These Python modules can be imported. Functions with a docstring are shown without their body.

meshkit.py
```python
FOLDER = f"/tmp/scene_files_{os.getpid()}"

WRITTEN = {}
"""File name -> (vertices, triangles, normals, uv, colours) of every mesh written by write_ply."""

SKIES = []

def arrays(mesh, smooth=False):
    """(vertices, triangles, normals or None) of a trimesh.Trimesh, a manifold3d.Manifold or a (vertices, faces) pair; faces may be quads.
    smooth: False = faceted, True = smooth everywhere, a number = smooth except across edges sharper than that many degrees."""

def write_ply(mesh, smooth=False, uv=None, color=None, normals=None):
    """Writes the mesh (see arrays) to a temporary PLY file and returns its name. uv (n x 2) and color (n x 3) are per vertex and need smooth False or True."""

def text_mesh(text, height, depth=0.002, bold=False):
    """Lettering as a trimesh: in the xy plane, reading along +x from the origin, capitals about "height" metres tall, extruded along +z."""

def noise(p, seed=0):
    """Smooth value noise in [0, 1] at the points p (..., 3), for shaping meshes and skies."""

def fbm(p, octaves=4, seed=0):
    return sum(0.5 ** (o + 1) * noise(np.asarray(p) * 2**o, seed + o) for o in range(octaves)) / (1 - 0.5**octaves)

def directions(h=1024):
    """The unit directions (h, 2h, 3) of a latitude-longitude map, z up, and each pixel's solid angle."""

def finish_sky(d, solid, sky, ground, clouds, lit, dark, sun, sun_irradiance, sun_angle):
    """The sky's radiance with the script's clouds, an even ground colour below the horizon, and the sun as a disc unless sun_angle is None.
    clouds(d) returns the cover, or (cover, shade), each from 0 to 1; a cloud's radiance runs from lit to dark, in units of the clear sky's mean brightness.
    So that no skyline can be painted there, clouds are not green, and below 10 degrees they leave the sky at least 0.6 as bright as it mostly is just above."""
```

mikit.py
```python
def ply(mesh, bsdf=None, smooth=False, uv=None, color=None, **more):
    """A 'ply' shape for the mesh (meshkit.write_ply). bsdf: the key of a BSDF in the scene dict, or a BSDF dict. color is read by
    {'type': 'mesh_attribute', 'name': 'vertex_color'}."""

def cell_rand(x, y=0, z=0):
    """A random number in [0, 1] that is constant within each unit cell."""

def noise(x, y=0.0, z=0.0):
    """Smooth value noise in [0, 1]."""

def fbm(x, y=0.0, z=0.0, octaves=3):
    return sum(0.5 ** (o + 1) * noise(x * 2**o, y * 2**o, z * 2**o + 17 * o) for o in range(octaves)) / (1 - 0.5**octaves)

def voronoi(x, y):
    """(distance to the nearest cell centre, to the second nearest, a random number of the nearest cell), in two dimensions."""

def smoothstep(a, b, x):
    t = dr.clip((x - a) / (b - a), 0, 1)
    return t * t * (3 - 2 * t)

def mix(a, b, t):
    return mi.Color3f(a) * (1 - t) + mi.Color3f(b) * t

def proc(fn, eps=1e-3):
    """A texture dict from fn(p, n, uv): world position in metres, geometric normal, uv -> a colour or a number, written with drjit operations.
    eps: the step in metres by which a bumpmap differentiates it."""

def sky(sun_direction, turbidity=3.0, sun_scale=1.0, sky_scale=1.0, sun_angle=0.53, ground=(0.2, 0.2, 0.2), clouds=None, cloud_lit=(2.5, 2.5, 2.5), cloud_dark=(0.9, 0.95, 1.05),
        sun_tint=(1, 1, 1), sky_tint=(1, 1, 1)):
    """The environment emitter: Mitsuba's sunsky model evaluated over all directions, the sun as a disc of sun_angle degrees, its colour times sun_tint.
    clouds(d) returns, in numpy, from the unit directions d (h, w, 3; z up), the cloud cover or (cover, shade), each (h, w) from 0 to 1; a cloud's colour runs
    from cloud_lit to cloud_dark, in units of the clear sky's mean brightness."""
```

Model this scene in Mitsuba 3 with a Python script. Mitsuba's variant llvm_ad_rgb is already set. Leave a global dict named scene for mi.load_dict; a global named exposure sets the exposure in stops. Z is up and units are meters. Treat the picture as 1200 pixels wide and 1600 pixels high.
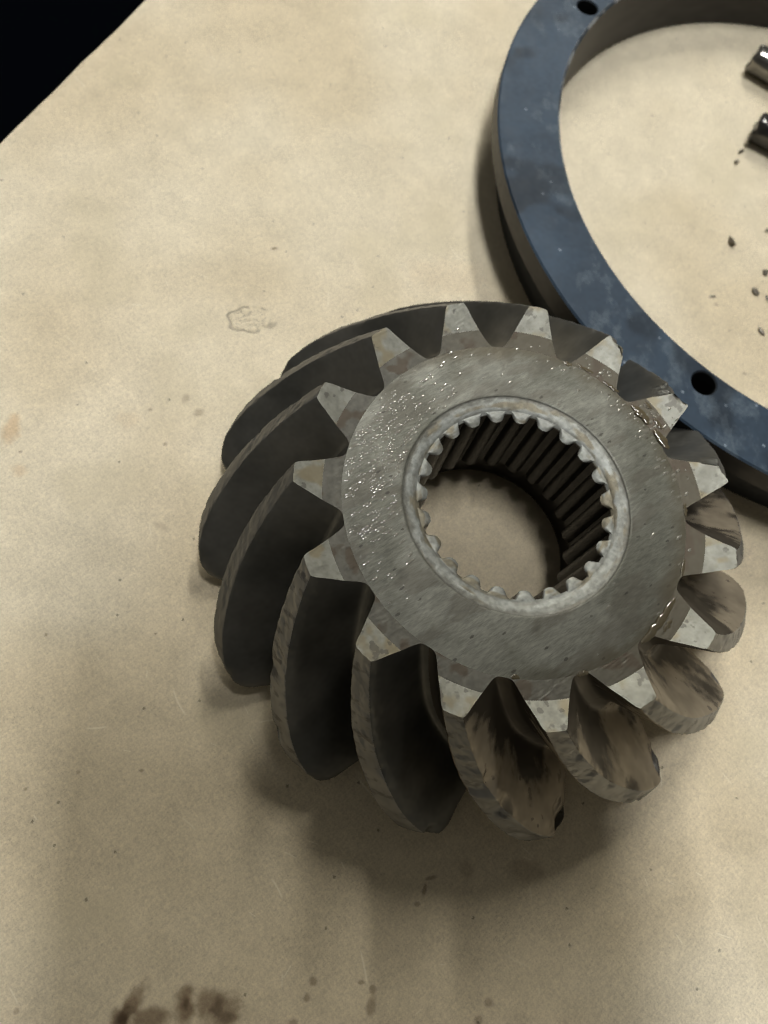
import math, random
import numpy as np, trimesh, drjit as dr, mitsuba as mi
import mikit, meshkit
from mikit import proc, noise, fbm, voronoi, smoothstep, mix, cell_rand
from scipy.interpolate import PchipInterpolator

scene, labels = {'type': 'scene'}, {}
T = mi.ScalarTransform4f
rng = np.random.default_rng(7)
mm = 1e-3

# ---------------------------------------------------------------- camera, lamps, exposure
CAM = np.array([-57.5, -59.9, 187.5]) * mm
FWD = np.array([0.16776647, 0.35058889, -0.9213804])
UPV = np.array([0.0, 0.93462709, 0.35562931])
RGT = np.cross(FWD, UPV)
scene['camera'] = {'type': 'thinlens', 'fov': 53.13, 'fov_axis': 'x', 'near_clip': 0.004, 'far_clip': 20.0,
                   'aperture_radius': 0.0008, 'focus_distance': 0.158,
                   'to_world': T().look_at(origin=CAM.tolist(), target=(CAM + FWD).tolist(), up=UPV.tolist())}
exposure = 0.0
LAMPS = [  # name, centre, size in x and y (m), radiance; both hang level and shine down
    ('ceiling_lamp', (0.54, 2.38, 2.0), (0.18, 1.85), (68.0, 65.2, 57.5), 'narrow workshop ceiling lamp beyond the ring'),
    ('ceiling_lamp_001', (0.14, 0.24, 2.3), (0.26, 0.8), (48.5, 47.8, 45.8), 'workshop ceiling lamp above the cardboard'),
]
AMBIENT = (0.118, 0.112, 0.097)
scene['ambient'] = {'type': 'constant', 'radiance': {'type': 'rgb', 'value': list(AMBIENT)}}

# ---------------------------------------------------------------- helpers
def put(key, mesh, bsdf, smooth=False, **more):
    scene[key] = mikit.ply(mesh, bsdf, smooth, **more)
    return key

def put_n(key, v, f, n, bsdf):
    path = meshkit.write_ply((v, f), False, normals=n)
    scene[key] = {'type': 'ply', 'filename': path, 'face_normals': False, 'bsdf': {'type': 'ref', 'id': bsdf}}
    return key

def thing(key, label, cat, group=None):
    labels[key] = {'label': label, 'category': cat}
    if group: labels[key]['group'] = group
    return key

def vnormals(v, f):
    n = np.zeros_like(v)
    fn = np.cross(v[f[:, 1]] - v[f[:, 0]], v[f[:, 2]] - v[f[:, 0]])
    for k in range(3): np.add.at(n, f[:, k], fn)
    return n / np.maximum(np.linalg.norm(n, axis=1, keepdims=True), 1e-20)

def grid_faces(nu, nv, closed=False, flip=False):
    i, j = np.meshgrid(np.arange(nu - 1), np.arange(nv if closed else nv - 1), indexing='ij')
    j2 = (j + 1) % nv
    a, b, c, d = i * nv + j, (i + 1) * nv + j, (i + 1) * nv + j2, i * nv + j2
    f = np.concatenate([np.stack([a, b, c], -1).reshape(-1, 3), np.stack([a, c, d], -1).reshape(-1, 3)])
    return f[:, ::-1] if flip else f

def lathe(prof, n=240):
    """closed surface of revolution of an open (r, z) profile, in mm"""
    a = np.linspace(0, 2 * np.pi, n, endpoint=False)
    pr = np.asarray(prof, float)
    v = np.stack([pr[:, None, 0] * np.cos(a), pr[:, None, 0] * np.sin(a), np.repeat(pr[:, None, 1], n, 1)], -1).reshape(-1, 3) * mm
    return v, grid_faces(len(pr), n, True)

def on_table(u, v, z=0.0):
    """world point at height z seen at photograph pixel (u, v); used once, when the layout was measured"""
    r = FWD * 1200 + RGT * (u - 600) - UPV * (v - 800)
    return CAM + r * ((z - CAM[2]) / r[2])

def gfbm(p, s, seed=0, o=3): return meshkit.fbm(np.asarray(p) * s, o, seed) - 0.5

# ---------------------------------------------------------------- materials
def S(d): return {'type': 'twosided', 'bsdf': d}
def bump(d, fn, scale, eps): return {'type': 'bumpmap', 'arbitrary': proc(fn, eps), 'scale': scale, 'bsdf': d}

STAINS = []   # x, y (mm), rx, ry, angle, strength, kind
def stain(u, v, ru, rv, ang, k, kind=0):
    p = on_table(u, v) / mm
    s = np.linalg.norm(on_table(u + 1, v) - on_table(u, v)) / mm
    STAINS.append((float(p[0]), float(p[1]), ru * s, rv * s, ang, k, kind))
for a in [(205, 1572, 13, 34, -32, .85), (228, 1592, 34, 14, 0, .8), (190, 1592, 14, 16, 0, .8), (289, 1566, 14, 26, 0, .9), (290, 1568, 5, 9, 0, .6),
          (327, 1566, 20, 18, 0, .75), (355, 1578, 22, 24, 0, .7), (340, 1592, 24, 10, 0, .6), (490, 1534, 6, 7, 0, .55), (480, 1560, 5, 6, 0, .55), (580, 1572, 7, 12, -15, .55),
          (582, 1545, 5, 6, 0, .5), (565, 1535, 5, 3, 0, .5), (765, 1567, 7, 6, 0, .5), (748, 1594, 6, 6, 0, .45), (457, 1598, 8, 6, 0, .5), (664, 1388, 3, 9, -20, .6), (673, 1372, 9, 3, 10, .55), (652, 1413, 4, 3, 0, .5),
          (428, 388, 5, 3, 20, .75), (32, 706, 3, 2, 20, .7), (221, 1204, 4, 3, 0, .6), (122, 1207, 3, 3, 0, .4), (40, 1233, 4, 3, 0, .5), (25, 1580, 4, 4, 0, .4), (243, 990, 3, 2, 20, .6), (258, 694, 3, 3, 0, .5),
          (235, 640, 4, 3, 0, .4), (310, 645, 8, 6, 20, .35), (290, 622, 5, 8, -20, .3), (253, 822, 12, 6, -20, .25), (72, 992, 3, 3, 0, .5), (1112, 464, 5, 2, 0, .55), (1120, 476, 2, 2, 0, .6), (1075, 535, 30, 14, 20, .0),
          (1020, 180, 3, 2, 0, .4), (1163, 583, 3, 2, 0, .4), (300, 1100, 60, 20, 0, .0), (1100, 1045, 10, 8, 0, .3), (960, 1298, 3, 2, 0, .35), (825, 1360, 26, 16, 0, .3), (730, 1357, 10, 12, 0, .25)]:
    stain(*a)
for a in [(18, 670, 14, 26, -10, .5, 1), (30, 735, 12, 12, 0, .3, 1), (200, 655, 20, 14, 0, .12, 1), (700, 430, 60, 30, 0, .12, 1)]:
    stain(*a)
DENT = on_table(392, 500) / mm
DENT2 = on_table(282, 612) / mm

def card_color(p, n, uv):
    x, y = p.x / mm, p.y / mm
    big = fbm(x * .018 + 3, y * .018 + 7, 0, 3)
    mid = fbm(x * .16 + 30, y * .16, 0, 3)
    # paper fibres: short streaks in two directions
    q1, q2 = x * .8 + y * .6, -x * .6 + y * .8
    f1 = fbm(q1 * .9, q2 * 3.4, 0, 3)
    f2 = fbm(q1 * 3.0 + 50, q2 * 1.0, 0, 3)
    fine = noise(x * 7, y * 7)
    c = mix((.590, .512, .372), (.665, .600, .465), smoothstep(.3, .7, big))
    c = c * (1 + .20 * (mid - .5) + .20 * (f1 - .5) + .18 * (f2 - .5) + .20 * (fine - .5) + .20 * (fbm(x * 2.6, y * 2.6, 9, 2) - .5))
    c = mix(c, mi.Color3f(.53, .47, .33), .30 * smoothstep(.55, .8, fbm(x * .05 + 90, y * .05 + 11, 0, 3)))
    # single pale fibres, one here and there in cells of the sheet
    for cell, k0, thr, wd in ((11.0, 0, .22, .20), (7.0, 5, .22, .13), (19.0, 9, .25, .26)):
        gx, gy = x / cell + .37 * k0, y / cell + .61 * k0
        ix, iy = dr.floor(gx), dr.floor(gy)
        lx = (gx - ix - .5 - .35 * (cell_rand(ix, iy, k0) - .5)) * cell
        ly = (gy - iy - .5 - .35 * (cell_rand(ix, iy, k0 + 1) - .5)) * cell
        an = 6.283 * cell_rand(ix, iy, k0 + 2)
        ca, sa = dr.cos(an), dr.sin(an)
        u, v = lx * ca + ly * sa, -lx * sa + ly * ca
        v = v + .06 * u * u * (cell_rand(ix, iy, k0 + 4) - .5)
        ln = cell * (.06 + .16 * cell_rand(ix, iy, k0 + 3))
        m = smoothstep(wd, wd * .35, dr.abs(v)) * smoothstep(ln, ln * .6, dr.abs(u)) * smoothstep(thr, thr - .1, cell_rand(ix, iy, k0 + 6))
        c = mix(c, mi.Color3f(.80, .74, .60), m * (.2 + .5 * cell_rand(ix, iy, k0 + 7)))
    # a few dark specks
    d1, d2, cr = voronoi(x * .10 + 3, y * .10)
    c = c * (1 - .5 * smoothstep(.045, .02, d1 + .02 * (fine - .5)) * smoothstep(.78, .85, cr))
    # shading in the creases of the pressed oval mark, painted as dark lines
    u, v = (x - DENT[0]) / 6.0, (y - DENT[1]) / 4.2
    u, v = u * .93 - v * .35, u * .35 + v * .93
    rr = dr.sqrt(u * u + v * v) + .3 * (noise(x * .45, y * .45, 2) - .5)
    c = c * (1 - .42 * smoothstep(.14, .03, dr.abs(rr - 1)) * smoothstep(.35, .6, noise(x * .35 + 5, y * .35)))
    cre = smoothstep(.07, .02, dr.abs(fbm(q1 * .5 + 3, q2 * 1.1, 0, 2) - .5)) * smoothstep(1.0, .7, rr)
    c = c * (1 - .38 * cre)
    wob = (fbm(x * .5, y * .5, 3, 3) - .5) * 1.1
    for (sx, sy, rx, ry, ang, k, kind) in STAINS:
        if k <= 0: continue
        a = math.radians(ang); ca, sa = math.cos(a), math.sin(a)
        u, v = ((x - sx) * ca + (y - sy) * sa) / rx, (-(x - sx) * sa + (y - sy) * ca) / ry
        m = smoothstep(1.5, .45, dr.sqrt(u * u + v * v) + wob * .8) * k
        c = mix(c, c * (mi.Color3f(.30, .24, .20) if kind == 0 else mi.Color3f(.72, .52, .33)), m)
    return c

def card_height(p, n, uv):
    x, y = p.x / mm, p.y / mm
    q1, q2 = x * .8 + y * .6, -x * .6 + y * .8
    h = .09 * fbm(q1 * .9, q2 * 2.6, 0, 3) + .08 * fbm(q1 * 2.0 + 50, q2 * .8, 0, 3) + .02 * noise(x * 5, y * 5) + .16 * fbm(x * .12, y * .12, 5, 2)
    # pressed oval mark with crumpled inside
    u, v = (x - DENT[0]) / 6.0, (y - DENT[1]) / 4.2
    u, v = u * .93 - v * .35, u * .35 + v * .93
    r = dr.sqrt(u * u + v * v) + .25 * (noise(x * .45, y * .45, 2) - .5)
    h -= .40 * smoothstep(1.12, .94, r)
    h += smoothstep(1.1, .8, r) * .8 * fbm(q1 * .55, q2 * 1.3, 9, 3)
    u, v = (x - DENT2[0]) / 7, (y - DENT2[1]) / 4
    h += smoothstep(1.2, .3, dr.sqrt(u * u + v * v)) * .45 * fbm(q1 * .5, q2 * 1.2, 19, 3)
    return h * mm

scene['card'] = bump(S({'type': 'principled', 'base_color': proc(card_color), 'roughness': .75, 'specular': .25}), card_height, 1.0, 1.2e-4)
scene['card_edge'] = S({'type': 'diffuse', 'reflectance': {'type': 'rgb', 'value': [.5, .39, .26]}})
scene['bench_black'] = S({'type': 'diffuse', 'reflectance': {'type': 'rgb', 'value': [.0012, .0016, .0026]}})

def ring_color(p, n, uv):
    x, y, z = p.x / mm, p.y / mm, p.z / mm
    a = fbm(x * .05, y * .05, z * .05, 3)
    c = mix((.028, .047, .074), (.040, .066, .102), smoothstep(.3, .7, a))  # blue of a cool reflection is mixed into the black oxide tone
    c = c * (.82 + .36 * fbm(x * .9, y * .9, z * .9, 3))
    scuff = fbm(x * .35 + 7, y * .22, z * .3, 4) * smoothstep(.42, .62, fbm(x * .045 + 20, y * .045 + 4, 0, 2))
    c = mix(c, mi.Color3f(.12, .155, .19), .5 * smoothstep(.44, .66, scuff) * (.4 + .6 * noise(x * 1.7, y * 1.7)))
    d1, d2, cr = voronoi(x * .25, y * .25)
    c = mix(c, mi.Color3f(.23, .28, .34), .7 * smoothstep(.16, .06, d1) * smoothstep(.90, .94, cr))
    dark = smoothstep(.60, .72, fbm(x * .06 + 60, y * .06 + 9, 0, 3))
    c = mix(c, c * .45, dark * .8)
    return c
def ring_rough(p, n, uv):
    return .52 + .16 * fbm(p.x * 400, p.y * 400, p.z * 400, 3)
def ring_h(p, n, uv):
    return fbm(p.x * 900, p.y * 900, p.z * 900, 3) * .00006
scene['ring_black'] = bump(S({'type': 'principled', 'base_color': proc(ring_color), 'roughness': proc(ring_rough), 'metallic': 0.0, 'specular': .22}), ring_h, 1.0, 1.5e-4)
def wall_color(p, n, uv):
    return mix((.012, .0115, .011), (.030, .027, .025), fbm(p.x * 120, p.y * 120, p.z * 300, 3))
scene['ring_wall'] = S({'type': 'principled', 'base_color': proc(wall_color), 'roughness': .45, 'metallic': .3, 'specular': .5})
def bevel_color(p, n, uv):
    x, y, z = p.x / mm, p.y / mm, p.z / mm
    return mix((.05, .065, .085), (.34, .36, .38), smoothstep(.38, .6, fbm(x * .25, y * .25, z, 4)))  # pale grey paints the light caught along the worn edge
scene['bevel_worn_highlight'] = S({'type': 'principled', 'base_color': proc(bevel_color), 'roughness': .4, 'metallic': .4, 'specular': .4})
scene['hole_shade_dark'] = S({'type': 'principled', 'base_color': {'type': 'rgb', 'value': [.012, .014, .016]}, 'roughness': .5})  # near-black for the holes; also paints shade onto the ring undercut

# --- gear steels. Oil and wear vary over them.
def polar(p):
    x, y = p.x / mm, p.y / mm
    return x, y, p.z / mm, dr.sqrt(x * x + y * y)
def hub_color(p, n, uv):
    x, y, z, r = polar(p)
    q1, q2 = x * .87 + y * .5, -x * .5 + y * .87
    a = fbm(x * .09 + 4, y * .09, 2, 3)
    c = mix((.112, .114, .094), (.170, .173, .150), smoothstep(.3, .7, a))
    c = c * (.72 + .56 * fbm(q1 * .5, q2 * 1.9, 1, 4)) * (.85 + .3 * noise(q1 * 1.2, q2 * 6, 3))
    smear = smoothstep(.5, .66, fbm(q1 * .10, q2 * .28, 7, 3))
    c = mix(c, mi.Color3f(.085, .078, .062), .5 * smear)
    d1, d2, cr = voronoi(q1 * .22 + 3, q2 * .5)
    c = mix(c, mi.Color3f(.03, .027, .022), .7 * smoothstep(.16, .06, d1 + .15 * (fbm(x, y, 0, 2) - .5)) * smoothstep(.8, .86, cr))
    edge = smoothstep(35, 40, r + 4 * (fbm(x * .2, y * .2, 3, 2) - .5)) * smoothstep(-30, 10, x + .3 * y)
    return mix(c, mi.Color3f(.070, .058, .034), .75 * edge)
def scratch(p, n, uv):
    x, y, z, r = polar(p)
    q1, q2 = x * .87 + y * .5, -x * .5 + y * .87
    return (.030 * noise(q1 * .5, q2 * 2.6) + .022 * noise(q1 * .9 + 9, q2 * 4.5) + .004 * noise(r * 1.7) + .05 * fbm(x * .25, y * .25, 0, 2)) * mm
def hub_rough(p, n, uv):
    x, y, z, r = polar(p)
    return .48 + .2 * fbm(x * .3, y * .3, 0, 3)
scene['hub_steel'] = bump(S({'type': 'principled', 'base_color': proc(hub_color), 'roughness': proc(hub_rough), 'metallic': .4, 'specular': .4, 'clearcoat': .15, 'clearcoat_gloss': .9}), scratch, 1.0, 1e-4)
def rim_color(p, n, uv):
    x, y, z, r = polar(p)
    c = mix((.16, .16, .14), (.30, .32, .31), fbm(x * .35, y * .35, r * .9, 3))
    c = mix(c, mi.Color3f(.15, .13, .085), .8 * smoothstep(.52, .68, fbm(x * .22 + 8, y * .22, r * .5, 3)))
    c = mix(c, mi.Color3f(.12, .12, .105), .85 * smoothstep(24.6, 25.6, r + 2.2 * (fbm(x * .5, y * .5, 2, 3) - .5)))
    c = c * (.7 + .6 * fbm(x * 1.3, y * 1.3, 4, 2))
    return c
scene['rim_steel'] = bump(S({'type': 'principled', 'base_color': proc(rim_color), 'roughness': .5, 'metallic': .5, 'specular': .5}), scratch, 1.0, 1e-4)
def facet_color(p, n, uv):
    x, y, z, r = polar(p)
    c = mix((.175, .175, .148), (.31, .315, .28), fbm(x * .3 + 7, y * .3, 1, 3))
    c = c * (.8 + .4 * fbm(x * 1.4, y * 1.4, 4, 2))
    c = mix(c, mi.Color3f(.22, .18, .10), .65 * smoothstep(.52, .7, fbm(x * .2 + 31, y * .2, 1, 3)))
    c = mix(c, mi.Color3f(.07, .064, .055), .6 * smoothstep(.66, .76, fbm(x * .55 + 3, y * .55 + 71, 1, 3)))
    return c
scene['facet_steel'] = bump(S({'type': 'principled', 'base_color': proc(facet_color), 'roughness': .5, 'metallic': .5, 'specular': .5}), scratch, 1.0, 1e-4)
def flank_color(p, n, uv):
    x, y, z, r = polar(p)
    a = fbm(x * .08, y * .08, z * .08, 3)
    c = mix((.080, .081, .075), (.135, .133, .122), smoothstep(.3, .7, a))
    return c * (.85 + .3 * fbm(x * .9, y * .9, z * .9, 3))
def worn_reflect_color(p, n, uv):
    x, y, z, r = polar(p)
    c = mix((.19, .162, .122), (.36, .31, .235), fbm(x * .12, y * .12, z * .12, 3))  # tan joins wear with the card reflection painted on these flanks
    c = c * (.88 + .24 * fbm(x * .7, y * .7, z * .7, 3))
    # black grime sits in the roots and has run out over the flanks
    g = fbm(x * .075 + 33, y * .075 + 3, z * .09, 3) + .25 * (fbm(x * .5, y * .5 + 8, z * .5, 3) - .5)
    c = mix(c, mi.Color3f(.022, .018, .014), .88 * smoothstep(.43, .62, g - .019 * (r - 57)))
    return mix(c, mi.Color3f(.03, .025, .02), .6 * smoothstep(.70, .76, fbm(x * .35 + 3, y * .35 + 3, z * .35, 3)))
def land_color(p, n, uv):
    x, y, z, r = polar(p)
    c = mix((.15, .148, .14), (.29, .28, .25), fbm(x * .3, y * .3, z * .3, 3))
    return mix(c, mi.Color3f(.06, .055, .05), .6 * smoothstep(.54, .72, fbm(x * .4 + 3, y * .4, z * .8, 4)))
def flank_h(p, n, uv):
    x, y, z, r = polar(p)
    return (.045 * fbm(x * .7, y * .7, z * .7, 4) + .004 * noise(z * 5, r * .6)) * mm
scene['flank_steel'] = bump(S({'type': 'principled', 'base_color': proc(flank_color), 'roughness': proc(lambda p, n, uv: .30 + .25 * fbm(p.x * 250, p.y * 250, p.z * 250, 3)),
                        'metallic': .8, 'specular': .5, 'clearcoat': .3, 'clearcoat_gloss': .8}), flank_h, 1.0, 1e-4)
scene['flank_worn_reflect'] = bump(S({'type': 'principled', 'base_color': proc(worn_reflect_color), 'roughness': proc(lambda p, n, uv: .32 + .3 * fbm(p.x * 250, p.y * 250, p.z * 250, 3)),
                       'metallic': .55, 'specular': .5, 'clearcoat': .3, 'clearcoat_gloss': .85}), flank_h, 1.0, 1e-4)
scene['land_steel'] = bump(S({'type': 'principled', 'base_color': proc(land_color), 'roughness': .42, 'metallic': .6, 'specular': .5}), flank_h, 1.0, 1e-4)
scene['land_dull'] = bump(S({'type': 'principled', 'base_color': proc(lambda p, n, uv: mix((.085, .083, .078), (.17, .165, .15), fbm(p.x * 260, p.y * 260, p.z * 260, 3))), 'roughness': .45, 'metallic': .6, 'specular': .5}), flank_h, 1.0, 1e-4)
def band_color(p, n, uv):
    x, y, z, r = polar(p)
    c = mix((.055, .054, .045), (.105, .102, .086), fbm(x * .2, y * .2, 5, 3))
    c = c * (.7 + .6 * fbm(x * 1.1, y * 1.1, 4, 3))
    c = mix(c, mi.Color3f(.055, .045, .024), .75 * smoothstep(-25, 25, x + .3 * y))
    return mix(c, mi.Color3f(.05, .035, .02), .8 * smoothstep(.54, .68, fbm(x * .25 + 9, y * .25 + 3, 1, 3)))
scene['band_steel'] = bump(S({'type': 'principled', 'base_color': proc(band_color), 'roughness': .5, 'metallic': .35, 'specular': .4, 'clearcoat': .2, 'clearcoat_gloss': .95}), scratch, 1.0, 1e-4)
scene['bore_steel'] = S({'type': 'principled', 'base_color': proc(lambda p, n, uv: mix(mix((.010, .009, .008), (.026, .023, .020), fbm(p.x * 200, p.y * 200, p.z * 400, 3)), mi.Color3f(.10, .10, .09), smoothstep(.0352, .0358, p.z))), 'roughness': .33, 'metallic': .6, 'specular': .5})  # near-black tone stands in for shade inside the bore
scene['pin_steel'] = S({'type': 'principled', 'base_color': proc(lambda p, n, uv: mix((.10, .095, .085), (.30, .29, .27), fbm(p.x * 220, p.y * 220, p.z * 220, 3))), 'roughness': .16, 'metallic': .9, 'clearcoat': .6, 'clearcoat_gloss': .95})
scene['pin_oily'] = S({'type': 'principled', 'base_color': proc(lambda p, n, uv: mix((.015, .014, .013), (.07, .066, .06), fbm(p.x * 220, p.y * 220, p.z * 220, 3))), 'roughness': .14, 'metallic': .6, 'clearcoat': .8, 'clearcoat_gloss': .97})
scene['chip_steel'] = S({'type': 'principled', 'base_color': proc(lambda p, n, uv: mix((.08, .072, .06), (.26, .235, .19), fbm(p.x * 700, p.y * 700, p.z * 700, 3))), 'roughness': .35, 'metallic': .5, 'specular': .5})
scene['slab_black'] = S({'type': 'principled', 'base_color': {'type': 'rgb', 'value': [.03, .03, .035]}, 'roughness': .4})

# ---------------------------------------------------------------- setting
bench = trimesh.creation.box((3.0, 3.0, 0.04)); bench.apply_translation((0, 0, -0.024 - .10))
put('workbench', bench, 'bench_black')
labels['workbench'] = {'label': 'black surface below the cardboard, seen past its corner', 'category': 'workbench', 'kind': 'structure'}

# cardboard: a fine top sheet, slightly wavy, with its long straight cut edge at upper left
e0, e1 = np.array([-131.0, 127.3]), np.array([-93.4, 193.9])
ed = (e1 - e0) / np.linalg.norm(e1 - e0); en = np.array([ed[1], -ed[0]])   # en points into the sheet
A, B = np.linspace(-420, 420, 421), np.r_[0, .25, .6, 1.0, 1.6, 2.4, np.linspace(3.5, 520, 260)]
aa, bb = np.meshgrid(A, B, indexing='ij')
wav = gfbm(np.stack([aa, aa * 0, aa * 0], -1), .06, 3) * 1.1
pxy = e0 + aa[..., None] * ed + (bb + wav * np.exp(-bb / 6))[..., None] * en
zz = gfbm(np.stack([aa, bb, bb * 0], -1), .02, 5) * .3 * np.clip(np.hypot(pxy[..., 0], pxy[..., 1]) / 60 - 1, 0, 1)
zz = np.minimum(zz, .12) - .35 * np.exp(-bb / .6) + .18 * np.exp(-((bb - 2.2) / 1.4) ** 2) - .05
top = np.concatenate([pxy, zz[..., None]], -1)
nv = top.shape[1]
v = top.reshape(-1, 3) * mm; f = grid_faces(len(A), nv, flip=True)
if vnormals(v, f)[:, 2].mean() < 0: f = f[:, ::-1]
put_n('cardboard_sheet__top_sheet', v, f, vnormals(v, f), 'card')
sk = np.concatenate([top[:, 0], np.c_[top[:, 0, :2], np.full(len(A), -4.0)]]).reshape(2, -1, 3)
put('cardboard_sheet__cut_edge', trimesh.Trimesh(sk.reshape(-1, 3) * mm, grid_faces(2, len(A)), process=False), 'card_edge')
thing('cardboard_sheet', 'stained tan cardboard sheet lying under the gear and the ring', 'cardboard')

# ---------------------------------------------------------------- pinion gear
NT, PITCH, PH0 = 15, 24.0, 102.3
SP = np.array([0, .25, .5, .68, .77, .84, .89, .93, .97, 1.0])
CP = PchipInterpolator(SP, np.array([[49.6, 40.8], [55.2, 33.4], [61.0, 25.4], [65.9, 18.2], [68.3, 14.4], [69.9, 11.2], [70.5, 8.8], [70.2, 6.6], [68.6, 4.7], [65.0, 3.4]]))
QP = PchipInterpolator([0, 1], np.array([[39.1, 37.5], [54.0, 2.0]]))
TH = PchipInterpolator(SP, np.array([0, 6.0, 12.6, 19.2, 22.8, 26.2, 28.6, 30.6, 32.4, 33.6]))
half = PchipInterpolator([0, 2.1, 2.45, 2.85, 4.3, 6.6, 8.3, 9.3, 10.3, 12.0], [0, .002, .010, .050, .31, .65, .865, .955, .990, 1.0])
hang = np.r_[np.linspace(0, 2.1, 6)[:-1], np.linspace(2.1, 2.9, 9)[:-1], np.linspace(2.9, 9, 26)[:-1], np.linspace(9, 12, 9)]
PA = np.r_[-hang[::-1], hang[1:]]; PU = half(np.abs(PA))
def widen(s, a):   # the top land grows from the small to the large end
    k = .15 * np.clip(s / .35, 0, 1)
    return a + np.sign(a) * k * np.clip(np.abs(a) / 1.2, 0, 1) * np.clip((12 - np.abs(a)) / 9, 0, 1)
KINK = .60      # where the bright end facet meets the oily band

def toe_pt(u):  # (r, z) along the front end of a tooth
    u = np.asarray(u, float)
    r = 49.6 + (39.1 - 49.6) * u
    z = np.where(u < KINK, 40.8 - 2.5 * u / KINK, 38.3 - .8 * (u - KINK) / (1 - KINK))
    return r, z

CHIPS = {4: [(0.02, 2.0, 5.0, 2.6), (.16, -1.0, 3.0, 1.4)], 3: [(0.0, -2.0, 3.5, 1.8)], 5: [(0.03, 3.0, 4.0, 1.8)], 9: [(.97, 2.5, 5.0, 1.6), (.70, 2.0, 3.5, 1.2)], 8: [(.98, 0.0, 4.0, 1.5)], 10: [(.96, 2.0, 5.5, 2.0), (.45, 2.0, 3.5, 1.2), (.6, 2.0, 3, 1.2)],
         11: [(.92, 1.5, 3.0, .8)], 12: [(.55, -1.0, 2.5, .7), (.78, -1, 2.5, .8)]}

def tooth_pts(k, s, ang, u):
    """world points (mm) for tooth k at arrays s, ang (deg from the tooth's middle), u (0 crest .. 1 root)"""
    P, Q = CP(s), QP(s)
    rz = P + (Q - P) * u[..., None]
    r0, z0 = toe_pt(u)
    w = np.clip(1 - s / .10, 0, 1) ** 2
    r = rz[..., 0]; z = rz[..., 1] + w * (z0 - (40.8 + (37.5 - 40.8) * u))
    a = np.radians(PH0 - PITCH * (k - 1) + TH(s) + widen(s, ang))
    return np.stack([r * np.cos(a), r * np.sin(a), z], -1)

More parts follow.
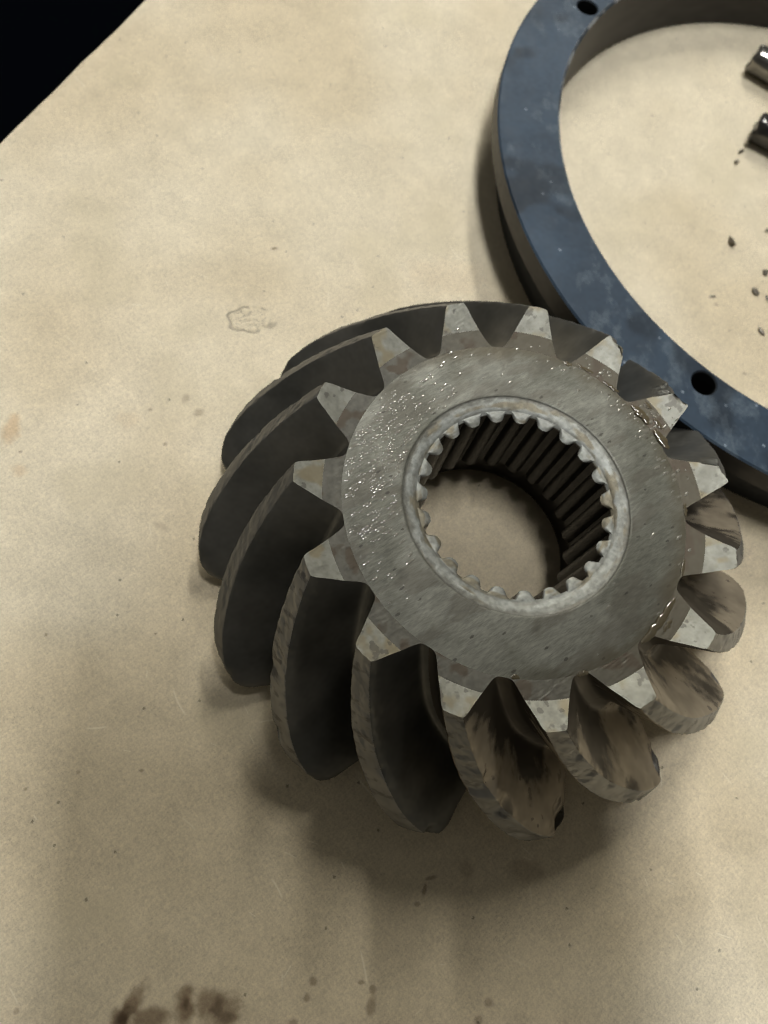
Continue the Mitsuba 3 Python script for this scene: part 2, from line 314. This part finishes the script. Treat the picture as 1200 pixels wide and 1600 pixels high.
def damage(k, p, s, ang, u, n):
    q = p + np.array([0, 0, 500.0 * k])
    edge = np.exp(-(u / .10))
    amt = .06 * gfbm(p, .35, 1) + edge * (.50 * gfbm(q, .9, 2) - .06) + edge * np.minimum(0, gfbm(q, .35, 6) + (.07 if 2 <= k <= 10 else .13)) * 2.2
    for (cs, ca, rad, dep) in CHIPS.get(k, []):
        c = tooth_pts(k, np.array([cs]), np.array([ca]), half(np.array([abs(ca)])))[0]
        d = np.linalg.norm(p - c, axis=-1) * (1 + .9 * gfbm(p, .5, 4 + k))
        amt = amt - dep * np.clip(1 - d / rad, 0, 1) ** .8
    return p + n * amt[..., None]

ss = np.r_[np.linspace(0, .05, 5)[:-1], np.linspace(.05, .82, 64)[:-1], np.linspace(.82, 1, 26)]
def make_tooth(k):
    s2, a2 = np.meshgrid(ss, PA, indexing='ij'); u2 = half(np.abs(a2))
    p = tooth_pts(k, s2, a2, u2)
    # neighbours beyond the seam so the normals agree across it
    ds, da = 1e-3, .02
    def raw(s, a):
        aw = (a + 12) % 24 - 12
        q = tooth_pts(k, np.clip(s, 0, 1), aw, half(np.abs(aw)))
        rot = np.radians(a - aw); c, sn = np.cos(rot), np.sin(rot)
        return np.stack([q[..., 0] * c - q[..., 1] * sn, q[..., 0] * sn + q[..., 1] * c, q[..., 2]], -1)
    n = np.cross(raw(s2, a2 + da) - raw(s2, a2 - da), raw(s2 - ds, a2) - raw(s2 + ds, a2))
    n /= np.linalg.norm(n, axis=-1, keepdims=True)
    if (n[..., 2]).mean() < 0: n = -n
    m2 = np.abs(a2) < 11
    d = damage(k, p, s2, a2, u2, n)
    fade = np.clip((12 - np.abs(a2)) / 2, 0, 1)[..., None]
    d = p + (d - p) * fade
    v = d.reshape(-1, 3); f = grid_faces(*s2.shape)
    fn = np.cross(v[f[:, 1]] - v[f[:, 0]], v[f[:, 2]] - v[f[:, 0]])
    if (fn * n.reshape(-1, 3)[f[:, 0]]).sum() < 0: f = f[:, ::-1]
    nn = vnormals(v, f).reshape(n.shape)
    b = np.abs(np.abs(a2) - 12) < .6
    nn[b] = n[b]
    flank = 'flank_worn_reflect' if 6 <= k <= 10 else 'flank_steel'
    lc = np.where(np.abs(PA) <= 2.46)[0]
    land = d[:, lc]; landf = grid_faces(len(ss), len(lc)); landn = nn[:, lc].reshape(-1, 3)
    x = np.cross(land.reshape(-1, 3)[landf[:, 1]] - land.reshape(-1, 3)[landf[:, 0]], land.reshape(-1, 3)[landf[:, 2]] - land.reshape(-1, 3)[landf[:, 0]])
    if (x * landn[landf[:, 0]]).sum() < 0: landf = landf[:, ::-1]
    col = f % len(PA)
    f = f[~((col >= lc[0]) & (col <= lc[-1])).all(1)]
    V, F, N = [v], [f], [nn.reshape(-1, 3)]
    def cap(edge, us, fnc, want, steps):
        """fills between the profile edge (points, u) and u = us along the end of the tooth"""
        t = np.linspace(0, 1, steps)
        rows = []
        for q in t: rows.append(fnc(q))
        g = np.stack(rows); vv = g.reshape(-1, 3); ff = grid_faces(steps, g.shape[1])
        x = np.cross(vv[ff[:, 1]] - vv[ff[:, 0]], vv[ff[:, 2]] - vv[ff[:, 0]])
        if (x @ want).sum() < 0: ff = ff[:, ::-1]
        return vv, ff, vnormals(vv, ff)
    A0 = np.radians(PH0 - PITCH * (k - 1))
    def toe_uv(ang, u, e, q):
        r, z = toe_pt(u); a = A0 + np.radians(ang)
        return np.stack([r * np.cos(a), r * np.sin(a), z], -1)
    rad = np.array([math.cos(A0 + math.radians(TH(1.0))), math.sin(A0 + math.radians(TH(1.0))), 0])
    # heel end
    U = half(np.abs(PA)); e = d[-1]
    P1, Q1 = CP(1.0), QP(1.0)
    def heel(q):
        uu = U + (1.06 - U) * q
        rz = P1 + (Q1 - P1) * uu[:, None]; a = A0 + np.radians(TH(1.0) + widen(1.0, PA))
        g = np.stack([rz[:, 0] * np.cos(a), rz[:, 0] * np.sin(a), rz[:, 1]], -1)
        return e + (g - g * 0 - e) * min(1, q * 4) if q < .25 else g
    c = cap(e, 1.06, heel, np.array([rad[0] * .5, rad[1] * .5, -1]), 12); V.append(c[0]); F.append(c[1]); N.append(c[2])
    # band of the toe end (from KINK, or from the profile where that is deeper, to the hub)
    e = d[0]
    def band(q):
        u0 = np.maximum(U, KINK); uu = u0 + (1.0 - u0) * q
        g = toe_uv(PA, uu, e, q)
        if q == 0: g = np.where((U > KINK)[:, None], e, g)
        return g
    bandc = cap(e, 1, band, np.array([0, 0, 1.0]), 8)
    sel = np.abs(PA)[np.abs(PA) <= np.abs(PA)[np.argmin(np.abs(U - KINK))] + 1e-9]
    U3 = half(np.abs(sel)); e3 = e[np.isin(PA, sel)]
    def facet(q):
        g = toe_uv(PA[np.isin(PA, sel) | np.isin(-PA, sel)] if False else PA[np.abs(PA) <= sel.max() + 1e-9], U4 + (np.maximum(KINK, U4) - U4) * q, None, q)
        return e4 if q == 0 else g
    m4 = np.abs(PA) <= sel.max() + 1e-9; U4 = U[m4]; e4 = e[m4]
    facetc = cap(None, KINK, facet, np.array([0, 0, 1.0]), 8)
    off, vs, fs = 0, [], []
    for a_, b_ in zip(V, F): vs.append(a_); fs.append(b_ + off); off += len(a_)
    key = 'pinion_gear__tooth' + ('' if k == 1 else f'_{k-1:03d}')
    put_n(key, np.concatenate(vs) * mm, np.concatenate(fs), np.concatenate(N), flank)
    put_n(key + '__top_land', land.reshape(-1, 3) * mm, landf, landn, 'land_steel' if 6 <= k <= 12 else 'land_dull')
    put_n(key + '__end_band', bandc[0] * mm, bandc[1], bandc[2], 'band_steel')
    put_n(key + '__end_facet', facetc[0] * mm, facetc[1], facetc[2], 'facet_steel')
    return key
for k in range(1, NT + 1): make_tooth(k)
for k in (3, 4, 5):
    labels[f'pinion_gear__tooth_{k-1:03d}'] = {'label': 'chipped oily gear tooth beside the dark ring'}

hub = [(39.12, 37.5), (38.5, 37.5)] + [(r, 37.5) for r in np.linspace(38, 26.6, 14)] + [(26.2, 37.47), (26.0, 37.35)]
v, f = lathe(hub, 360); n = vnormals(v, f)
if n[:, 2].mean() < 0: f = f[:, ::-1]; n = -n
put_n('pinion_gear__hub_face', v, f, n, 'hub_steel')
rim = [(26.0, 37.35), (25.9, 37.2), (25.4, 37.05), (24.4, 36.9), (23.2, 36.6), (22.5, 36.2), (22.1, 35.9)]
v, f = lathe(rim, 360); n = vnormals(v, f)
if n[:, 2].mean() < 0: f = f[:, ::-1]; n = -n
put_n('pinion_gear__bore_rim', v, f, n, 'rim_steel')
bore = [(22.1, 35.9), (22.05, 35.0), (22.05, 11.2), (23.6, 10.2), (23.6, 1.0), (24.6, .05)]
v, f = lathe(bore, 360)
put('pinion_gear__bore_wall', trimesh.Trimesh(v, f, process=False), 'bore_steel', 30)
base = [(24.6, .05), (50.0, .05), (52.0, 1.0), (53.2, 1.85), (54.2, 2.1)]
v, f = lathe(base, 240)
put('pinion_gear__base', trimesh.Trimesh(v, f, process=False), 'flank_steel', 30)

# internal splines
NS = 23
def spline_mesh(phi):
    hw_r, hw_t = 5.6, 2.6        # half widths in degrees at the root and the tip
    rr = [22.15, 21.5, 20.7, 20.2, 20.0, 20.2, 20.7, 21.5, 22.15]
    aa_ = [-hw_r, -5.0, -3.9, -2.6, 0, 2.6, 3.9, 5.0, hw_r]
    zs = [11.2, 12.2, 24.0, 35.72]
    sc = [.2, 1, 1, 1]     # the tip height at both ends runs out in a bevel
    g = []
    for z, c in zip(zs, sc):
        r = 22.15 - (22.15 - np.array(rr)) * c
        a = np.radians(phi + np.array(aa_))
        g.append(np.stack([r * np.cos(a), r * np.sin(a), np.full(9, z)], -1))
    g = np.stack(g)
    vv = g.reshape(-1, 3); ff = grid_faces(len(zs), 9)
    fn = np.cross(vv[ff[:, 1]] - vv[ff[:, 0]], vv[ff[:, 2]] - vv[ff[:, 0]])
    c = vv[ff].mean(1); c[:, 2] = 0
    if (fn * c).sum() > 0: ff = ff[:, ::-1]
    return trimesh.Trimesh(vv * mm, ff, process=False)
def spline_end(phi):
    rr = np.array([22.15, 21.5, 20.7, 20.2, 20.0, 20.2, 20.7, 21.5, 22.15]); aa_ = np.array([-5.6, -5.0, -3.9, -2.6, 0, 2.6, 3.9, 5.0, 5.6])
    g = []
    for q in (0, .12, .5, .8, 1.0):
        r = 22.62 + (rr - 22.62) * q; a = np.radians(phi + aa_ * (1 + .12 * (1 - q)))
        z = 36.30 - .10 * q - .48 * np.maximum(0, q - .5) / .5 + 0 * r
        g.append(np.stack([r * np.cos(a), r * np.sin(a), z], -1))
    vv = np.stack(g).reshape(-1, 3); ff = grid_faces(5, 9)
    if np.cross(vv[ff[:, 1]] - vv[ff[:, 0]], vv[ff[:, 2]] - vv[ff[:, 0]])[:, 2].sum() < 0: ff = ff[:, ::-1]
    vv = vv + [0, 0, .02] + .10 * np.stack([gfbm(vv, 1.1, 50)] * 3, -1) * [0, 0, 1]
    return trimesh.Trimesh(vv * mm, ff, process=False)
for i in range(NS):
    key = 'pinion_gear__spline_tooth' + ('' if i == 0 else f'_{i:03d}')
    put(key, spline_mesh(134.8 + 360 / NS * (i + .5)), 'bore_steel', 35)
    put(key + '__end_land', spline_end(134.8 + 360 / NS * (i + .5)), 'rim_steel', 40)
thing('pinion_gear', 'large oily steel gear with curved teeth and a splined bore, standing on the cardboard', 'gear')

# oil: beads along the crease of the hub edge on the right, and fine drops over the face
def tube(path, rad):
    path = np.asarray(path, float); t = np.gradient(path, axis=0); t /= np.linalg.norm(t, axis=1, keepdims=True)
    up = np.array([0, 0, 1.0]); sd = np.cross(t, up); sd /= np.linalg.norm(sd, axis=1, keepdims=True)
    a = np.linspace(0, 2 * np.pi, 14, endpoint=False)
    g = path[:, None] + rad[:, None, None] * (np.cos(a)[None, :, None] * sd[:, None] + np.sin(a)[None, :, None] * up * .32)
    m = trimesh.Trimesh(g.reshape(-1, 3) * mm, grid_faces(len(path), 14, True), process=False)
    if m.volume < 0: m.invert()
    return m
def toe_z(r): return 37.5 if r < 39.1 else (37.5 + (r - 39.1) * .19 if r < 43.3 else 38.3 + (r - 43.3) * .397)
scene['oil_drop'] = S({'type': 'principled', 'base_color': {'type': 'rgb', 'value': [.15, .145, .12]}, 'roughness': .06, 'specular': 1.0, 'clearcoat': 1.0, 'clearcoat_gloss': 1.0})
scene['oil_film'] = S({'type': 'principled', 'base_color': {'type': 'rgb', 'value': [.075, .060, .032]}, 'roughness': .07, 'specular': .9, 'clearcoat': 1.0, 'clearcoat_gloss': 1.0})
for i, (a0, a1, r0, wd) in enumerate([(38, 29, 39.7, 1.0), (26.5, 18.5, 40.0, 1.05), (-35, -55, 39.6, .85), (30, 25, 41.6, .5), (36, 33, 42.4, .45), (-42, -47, 41.2, .4), (62, 55, 39.8, .4), (-21, -27, 39.4, .4), (51, 44, 39.6, .45), (66, 63, 39.0, .5), (-1, -6, 39.5, .4), (-75, -79, 39.3, .45), (-97, -99.5, 38.9, .5)]):
    q = np.linspace(0, 1, 40); a = np.radians(a0 + (a1 - a0) * q)
    r = r0 + .9 * gfbm(np.stack([q * 6, q * 0, q * 0 + 9 * i], -1), 1, 3)
    rad = wd * np.sqrt(np.clip(1 - (2 * q - 1) ** 2, 1e-3, 1)) * (1 + .6 * gfbm(np.stack([q * 8, q * 0 + 5 * i, q * 0], -1), 1, 4))
    put('pinion_gear__oil_bead' + ('' if i == 0 else f'_{i:03d}'), tube(np.stack([r * np.cos(a), r * np.sin(a), toe_z(r0) + .05 + .12 * gfbm(np.stack([q * 7, q * 0 + 3 * i, q * 0], -1), 1, 8)], -1), rad), 'oil_film', True)
dome = trimesh.creation.icosphere(subdivisions=2)
drops, dr_ = [], np.random.default_rng(21)
def drop(x, y, z, l, w, h):
    t = .52 + dr_.normal() * .12
    q = dome.vertices * [l, w, h]; q[:, 0] += .35 * l * (q[:, 1] / w) ** 2 * dr_.uniform(-1, 1)
    drops.append(trimesh.Trimesh(np.c_[q[:, 0] * math.cos(t) - q[:, 1] * math.sin(t) + x, q[:, 0] * math.sin(t) + q[:, 1] * math.cos(t) + y, q[:, 2] + z] * mm, dome.faces, process=False))
n = 0
while n < 400:
    u = dr_.uniform()
    if u > .93: r, a = dr_.uniform(39.5, 47), math.radians(dr_.normal(28, 9))
    elif u < .62: r, a = dr_.uniform(27, 38.5), math.radians(dr_.normal(160, 24))
    elif u < .90: r, a = dr_.normal(39.5, 2.2), math.radians(dr_.normal(35, 26))
    else: r, a = dr_.uniform(27, 39), math.radians(dr_.uniform(0, 360))
    x, y = r * math.cos(a), r * math.sin(a)
    if r > 39:   # only where a tooth end carries it
        b = (math.degrees(a) - PH0) % PITCH
        if min(b, PITCH - b) > 5.5 or r > 47: continue
    k = dr_.uniform(.35, 1)
    drop(x, y, toe_z(r), .90 * k * dr_.uniform(.6, 1.5), .36 * k, .085 * k); n += 1
put('pinion_gear__oil_drops', trimesh.util.concatenate(drops), 'oil_drop', True)
labels['pinion_gear__oil_drops'] = {'label': 'fine glinting oil drops over the gear face', 'kind': 'stuff'}

# ---------------------------------------------------------------- black ring
RC, RI, RO, RT = np.array([133.0, 116.9]), 99.0, 118.75, 22.5
import manifold3d as m3
def ring_mesh():
    n = 360
    def cyl(r, z0, z1, x=0, y=0, k=n): return m3.Manifold.cylinder(z1 - z0, r, r, k).translate((x, y, z0))
    def cone(r0, r1, z0, z1, k=n): return m3.Manifold.cylinder(z1 - z0, r0, r1, k).translate((0, 0, z0))
    body = cyl(RO, RT - 7, RT - .5) + cone(RO, RO - .5, RT - .5, RT) + cone(RO - 6, RO, RT - 8, RT - 7) + cyl(RO - 6, 0, RT - 8)  # lower outer wall is undercut to put a shade band into the shape
    body = body - cyl(RI, -1, RT + 1) - cone(RI, RI + .8, RT - .8, RT + .001)
    return body
rm = ring_mesh()
HOLES = [140.9, -132.6, -46.0, 54.0, 4.0]
for h in HOLES:
    a = math.radians(h); x, y = 104.2 * math.cos(a), 104.2 * math.sin(a)
    rm = rm - m3.Manifold.cylinder(RT + 2, 3.55, 3.55, 48).translate((x, y, RT - 17)) - m3.Manifold.cylinder(.5, 3.55, 4.0, 48).translate((x, y, RT - .45))
mesh = rm.to_mesh(); V, F = np.array(mesh.vert_properties[:, :3]), np.array(mesh.tri_verts)
fn = np.cross(V[F[:, 1]] - V[F[:, 0]], V[F[:, 2]] - V[F[:, 0]]); fn /= np.linalg.norm(fn, axis=1, keepdims=True) + 1e-12
cen = V[F].mean(1); rr = np.hypot(cen[:, 0], cen[:, 1])
inhole = np.zeros(len(F), bool)
for h in HOLES:
    a = math.radians(h); inhole |= (np.hypot(cen[:, 0] - 104.2 * math.cos(a), cen[:, 1] - 104.2 * math.sin(a)) < 3.7) & (cen[:, 2] < RT - .3)
upm = (cen[:, 2] > RT - .9) & ~inhole
cham = ~inhole & (rr < RI + .78) & (rr > RI + .02) & (cen[:, 2] > RT - .85) & (np.abs(fn[:, 2]) < .95)
upm &= ~cham
wall = ~upm & ~inhole & ~cham
shade_cut = wall & (rr > RO - 7) & (cen[:, 2] < RT - 7.05)
wall &= ~shade_cut
def sub(mask):
    t = trimesh.Trimesh(V * mm, F[mask], process=False); t.remove_unreferenced_vertices()
    t.apply_translation((RC[0] * mm, RC[1] * mm, 0)); return t
put('spacer_ring__top_face', sub(upm), 'ring_black', 25)
put('spacer_ring__side_wall', sub(wall), 'ring_wall', 40)
put('spacer_ring__inner_bevel', sub(cham), 'bevel_worn_highlight', 40)
put('spacer_ring__shade_undercut', sub(shade_cut), 'hole_shade_dark', 40)  # black colour stands for the shade under the overhang
for i, h in enumerate(HOLES):
    a = math.radians(h)
    near = inhole & (np.hypot(cen[:, 0] - 104.2 * math.cos(a), cen[:, 1] - 104.2 * math.sin(a)) < 4)
    put('spacer_ring__bolt_hole' + ('' if i == 0 else f'_{i:03d}'), sub(near), 'hole_shade_dark', 30)
thing('spacer_ring', 'large blue-black steel ring with bolt holes, lying behind the gear', 'ring')

# ---------------------------------------------------------------- steel pins at the right edge
def pin(key, u, v, u2, v2, rad, length, label, seed, bsdf):
    """a short round pin lying on the card; its near end at pixel-measured spot"""
    p, q = on_table(u, v)[:2] / mm, on_table(u2, v2)[:2] / mm
    d = (q - p) / np.linalg.norm(q - p)
    prof = np.array([(0, 0), (rad * .55, 0), (rad * .8, .25), (rad * .93, .8), (rad, 1.7), (rad, 3), (rad, length - 2), (rad * .9, length - .6), (0, length)])
    prof = np.array([(r, z) for r, z in prof])
    n = 64; a = np.linspace(0, 2 * np.pi, n, endpoint=False)
    zz_ = np.r_[np.linspace(0, 1, 3), np.linspace(1.2, length - 2, 40), length - .6, length]
    r_ = np.interp(zz_, prof[:, 1], prof[:, 0]); r_[0] = .01
    pts = np.stack([zz_[:, None] + 0 * a, r_[:, None] * np.cos(a), r_[:, None] * np.sin(a)], -1)
    endw = np.exp(-zz_ / 2.2)[:, None]
    ns = gfbm(pts, .55, seed)
    pts[..., 0] += -ns * 2.6 * endw
    pts[..., 1:] *= (1 + .28 * ns * (endw + .06))[..., None]
    X = np.array([d[0], d[1], 0]); Y = np.array([-d[1], d[0], 0]); Z = np.array([0, 0, 1.0])
    w = pts[..., 0:1] * X + pts[..., 1:2] * Y + pts[..., 2:3] * Z
    w = w + np.array([p[0], p[1], 0]); w[..., 2] += rad * .99
    w = w.reshape(-1, 3)
    f = grid_faces(len(zz_), n, True)
    t = trimesh.Trimesh(w * mm, f, process=False)
    if t.volume < 0: t.invert()
    put(key, t, bsdf, 40)
    thing(key, label, 'pin', 'broken steel pins at the right edge')
pin('steel_pin', 1163, 106, 1200, 128, 4.9, 30, 'upper glossy broken steel pin with a clean end, inside the ring', 3, 'pin_steel')
pin('steel_pin_001', 1166, 213, 1200, 231, 4.9, 30, 'lower glossy broken steel pin with crumbs at its end, inside the ring', 8, 'pin_oily')

# ---------------------------------------------------------------- metal chips
def chip(i, u, v, su, sv, ang, label, hgt=.5, kind=0):
    p = on_table(u, v) / mm; s = 187.5 / 1200 * 1.35
    m = trimesh.creation.icosphere(subdivisions=2)
    q = m.vertices.copy()
    r = np.random.default_rng(100 + i)
    # an angular lump: clip the ball by random planes
    for _ in range(9):
        n = r.normal(size=3); n /= np.linalg.norm(n); d = r.uniform(.45, .8)
        ex = q @ n - d; q -= np.where(ex > 0, ex, 0)[:, None] * n
    if kind == 1:
        tri = np.clip(.95 - .75 * (q[:, 1] + 1) / 2, .12, 1); q[:, 0] *= tri * 1.2
    a = math.radians(ang)
    q = q * [su * s, sv * s, hgt * min(su, sv) * s]
    q = np.c_[q[:, 0] * math.cos(a) - q[:, 1] * math.sin(a), q[:, 0] * math.sin(a) + q[:, 1] * math.cos(a), q[:, 2]]
    q[:, 2] -= q[:, 2].min() * .8
    m.vertices = (q + [p[0], p[1], 0]) * mm
    key = 'metal_chip' + ('' if i == 0 else f'_{i:03d}')
    put(key, m, 'chip_steel', False)
    thing(key, label, 'metal chip', 'metal chips inside the ring')
chip(0, 1141, 379, 8, 10, 8, 'triangular grey metal chip lying alone between the pins and the ring', .7, 1)
chip(1, 1149, 254, 5, 4.5, 30, 'small round metal crumb just below the lower pin', .9)
chip(2, 1157, 237, 8, 4, 35, 'elongated metal crumb touching the end of the lower pin', .8)
chip(3, 1166, 228, 7, 5, 20, 'rounded metal crumb at the lower pin, above the elongated one', 1.0)
chip(4, 1180, 456, 6, 8, 15, 'oval brownish metal chip below the chip at the right edge', .5)
chip(5, 1196, 426, 6, 7, -40, 'metal chip half cut by the right edge of the picture', .5)
chip(6, 1189, 517, 5, 11, 28, 'long slanting metal flake, lowest of the chips', .5)
chip(7, 1114, 464, 6, 2.6, 0, 'thin flat metal flake left of the oval chip', .4)
chip(8, 1198, 360, 4, 4, 0, 'tiny metal crumb at the right edge beside the triangular chip', .6)
chip(9, 1199, 466, 3.5, 8, 10, 'narrow metal sliver at the right edge, beside the oval chip', .5)

# ---------------------------------------------------------------- the lamps of the workshop and an unseen slab added for the shadow of the phone
for key, pos, size, rad, lab in LAMPS:
    pos = np.array(pos)
    scene[key] = {'type': 'rectangle', 'to_world': T().look_at(origin=pos.tolist(), target=(pos - [0, 0, 1]).tolist(), up=[0, 1, 0]) @ T().scale([size[0] / 2, size[1] / 2, 1]),
                  'emitter': {'type': 'area', 'radiance': {'type': 'rgb', 'value': list(rad)}}}
    thing(key, lab, 'lamp')
body = trimesh.creation.box((.134, .196, .008))  # added unseen slab for phone and hands, sized to cast the soft shadow
M = np.eye(4); M[:3, 0], M[:3, 1], M[:3, 2] = RGT, UPV, -FWD
M[:3, 3] = CAM - FWD * .010 - UPV * .016 + RGT * .040
body.apply_transform(M)
put('shadow_slab', body, 'slab_black')
thing('shadow_slab', 'unseen black slab standing in for phone and hands, added to cast their soft shadow', 'slab')
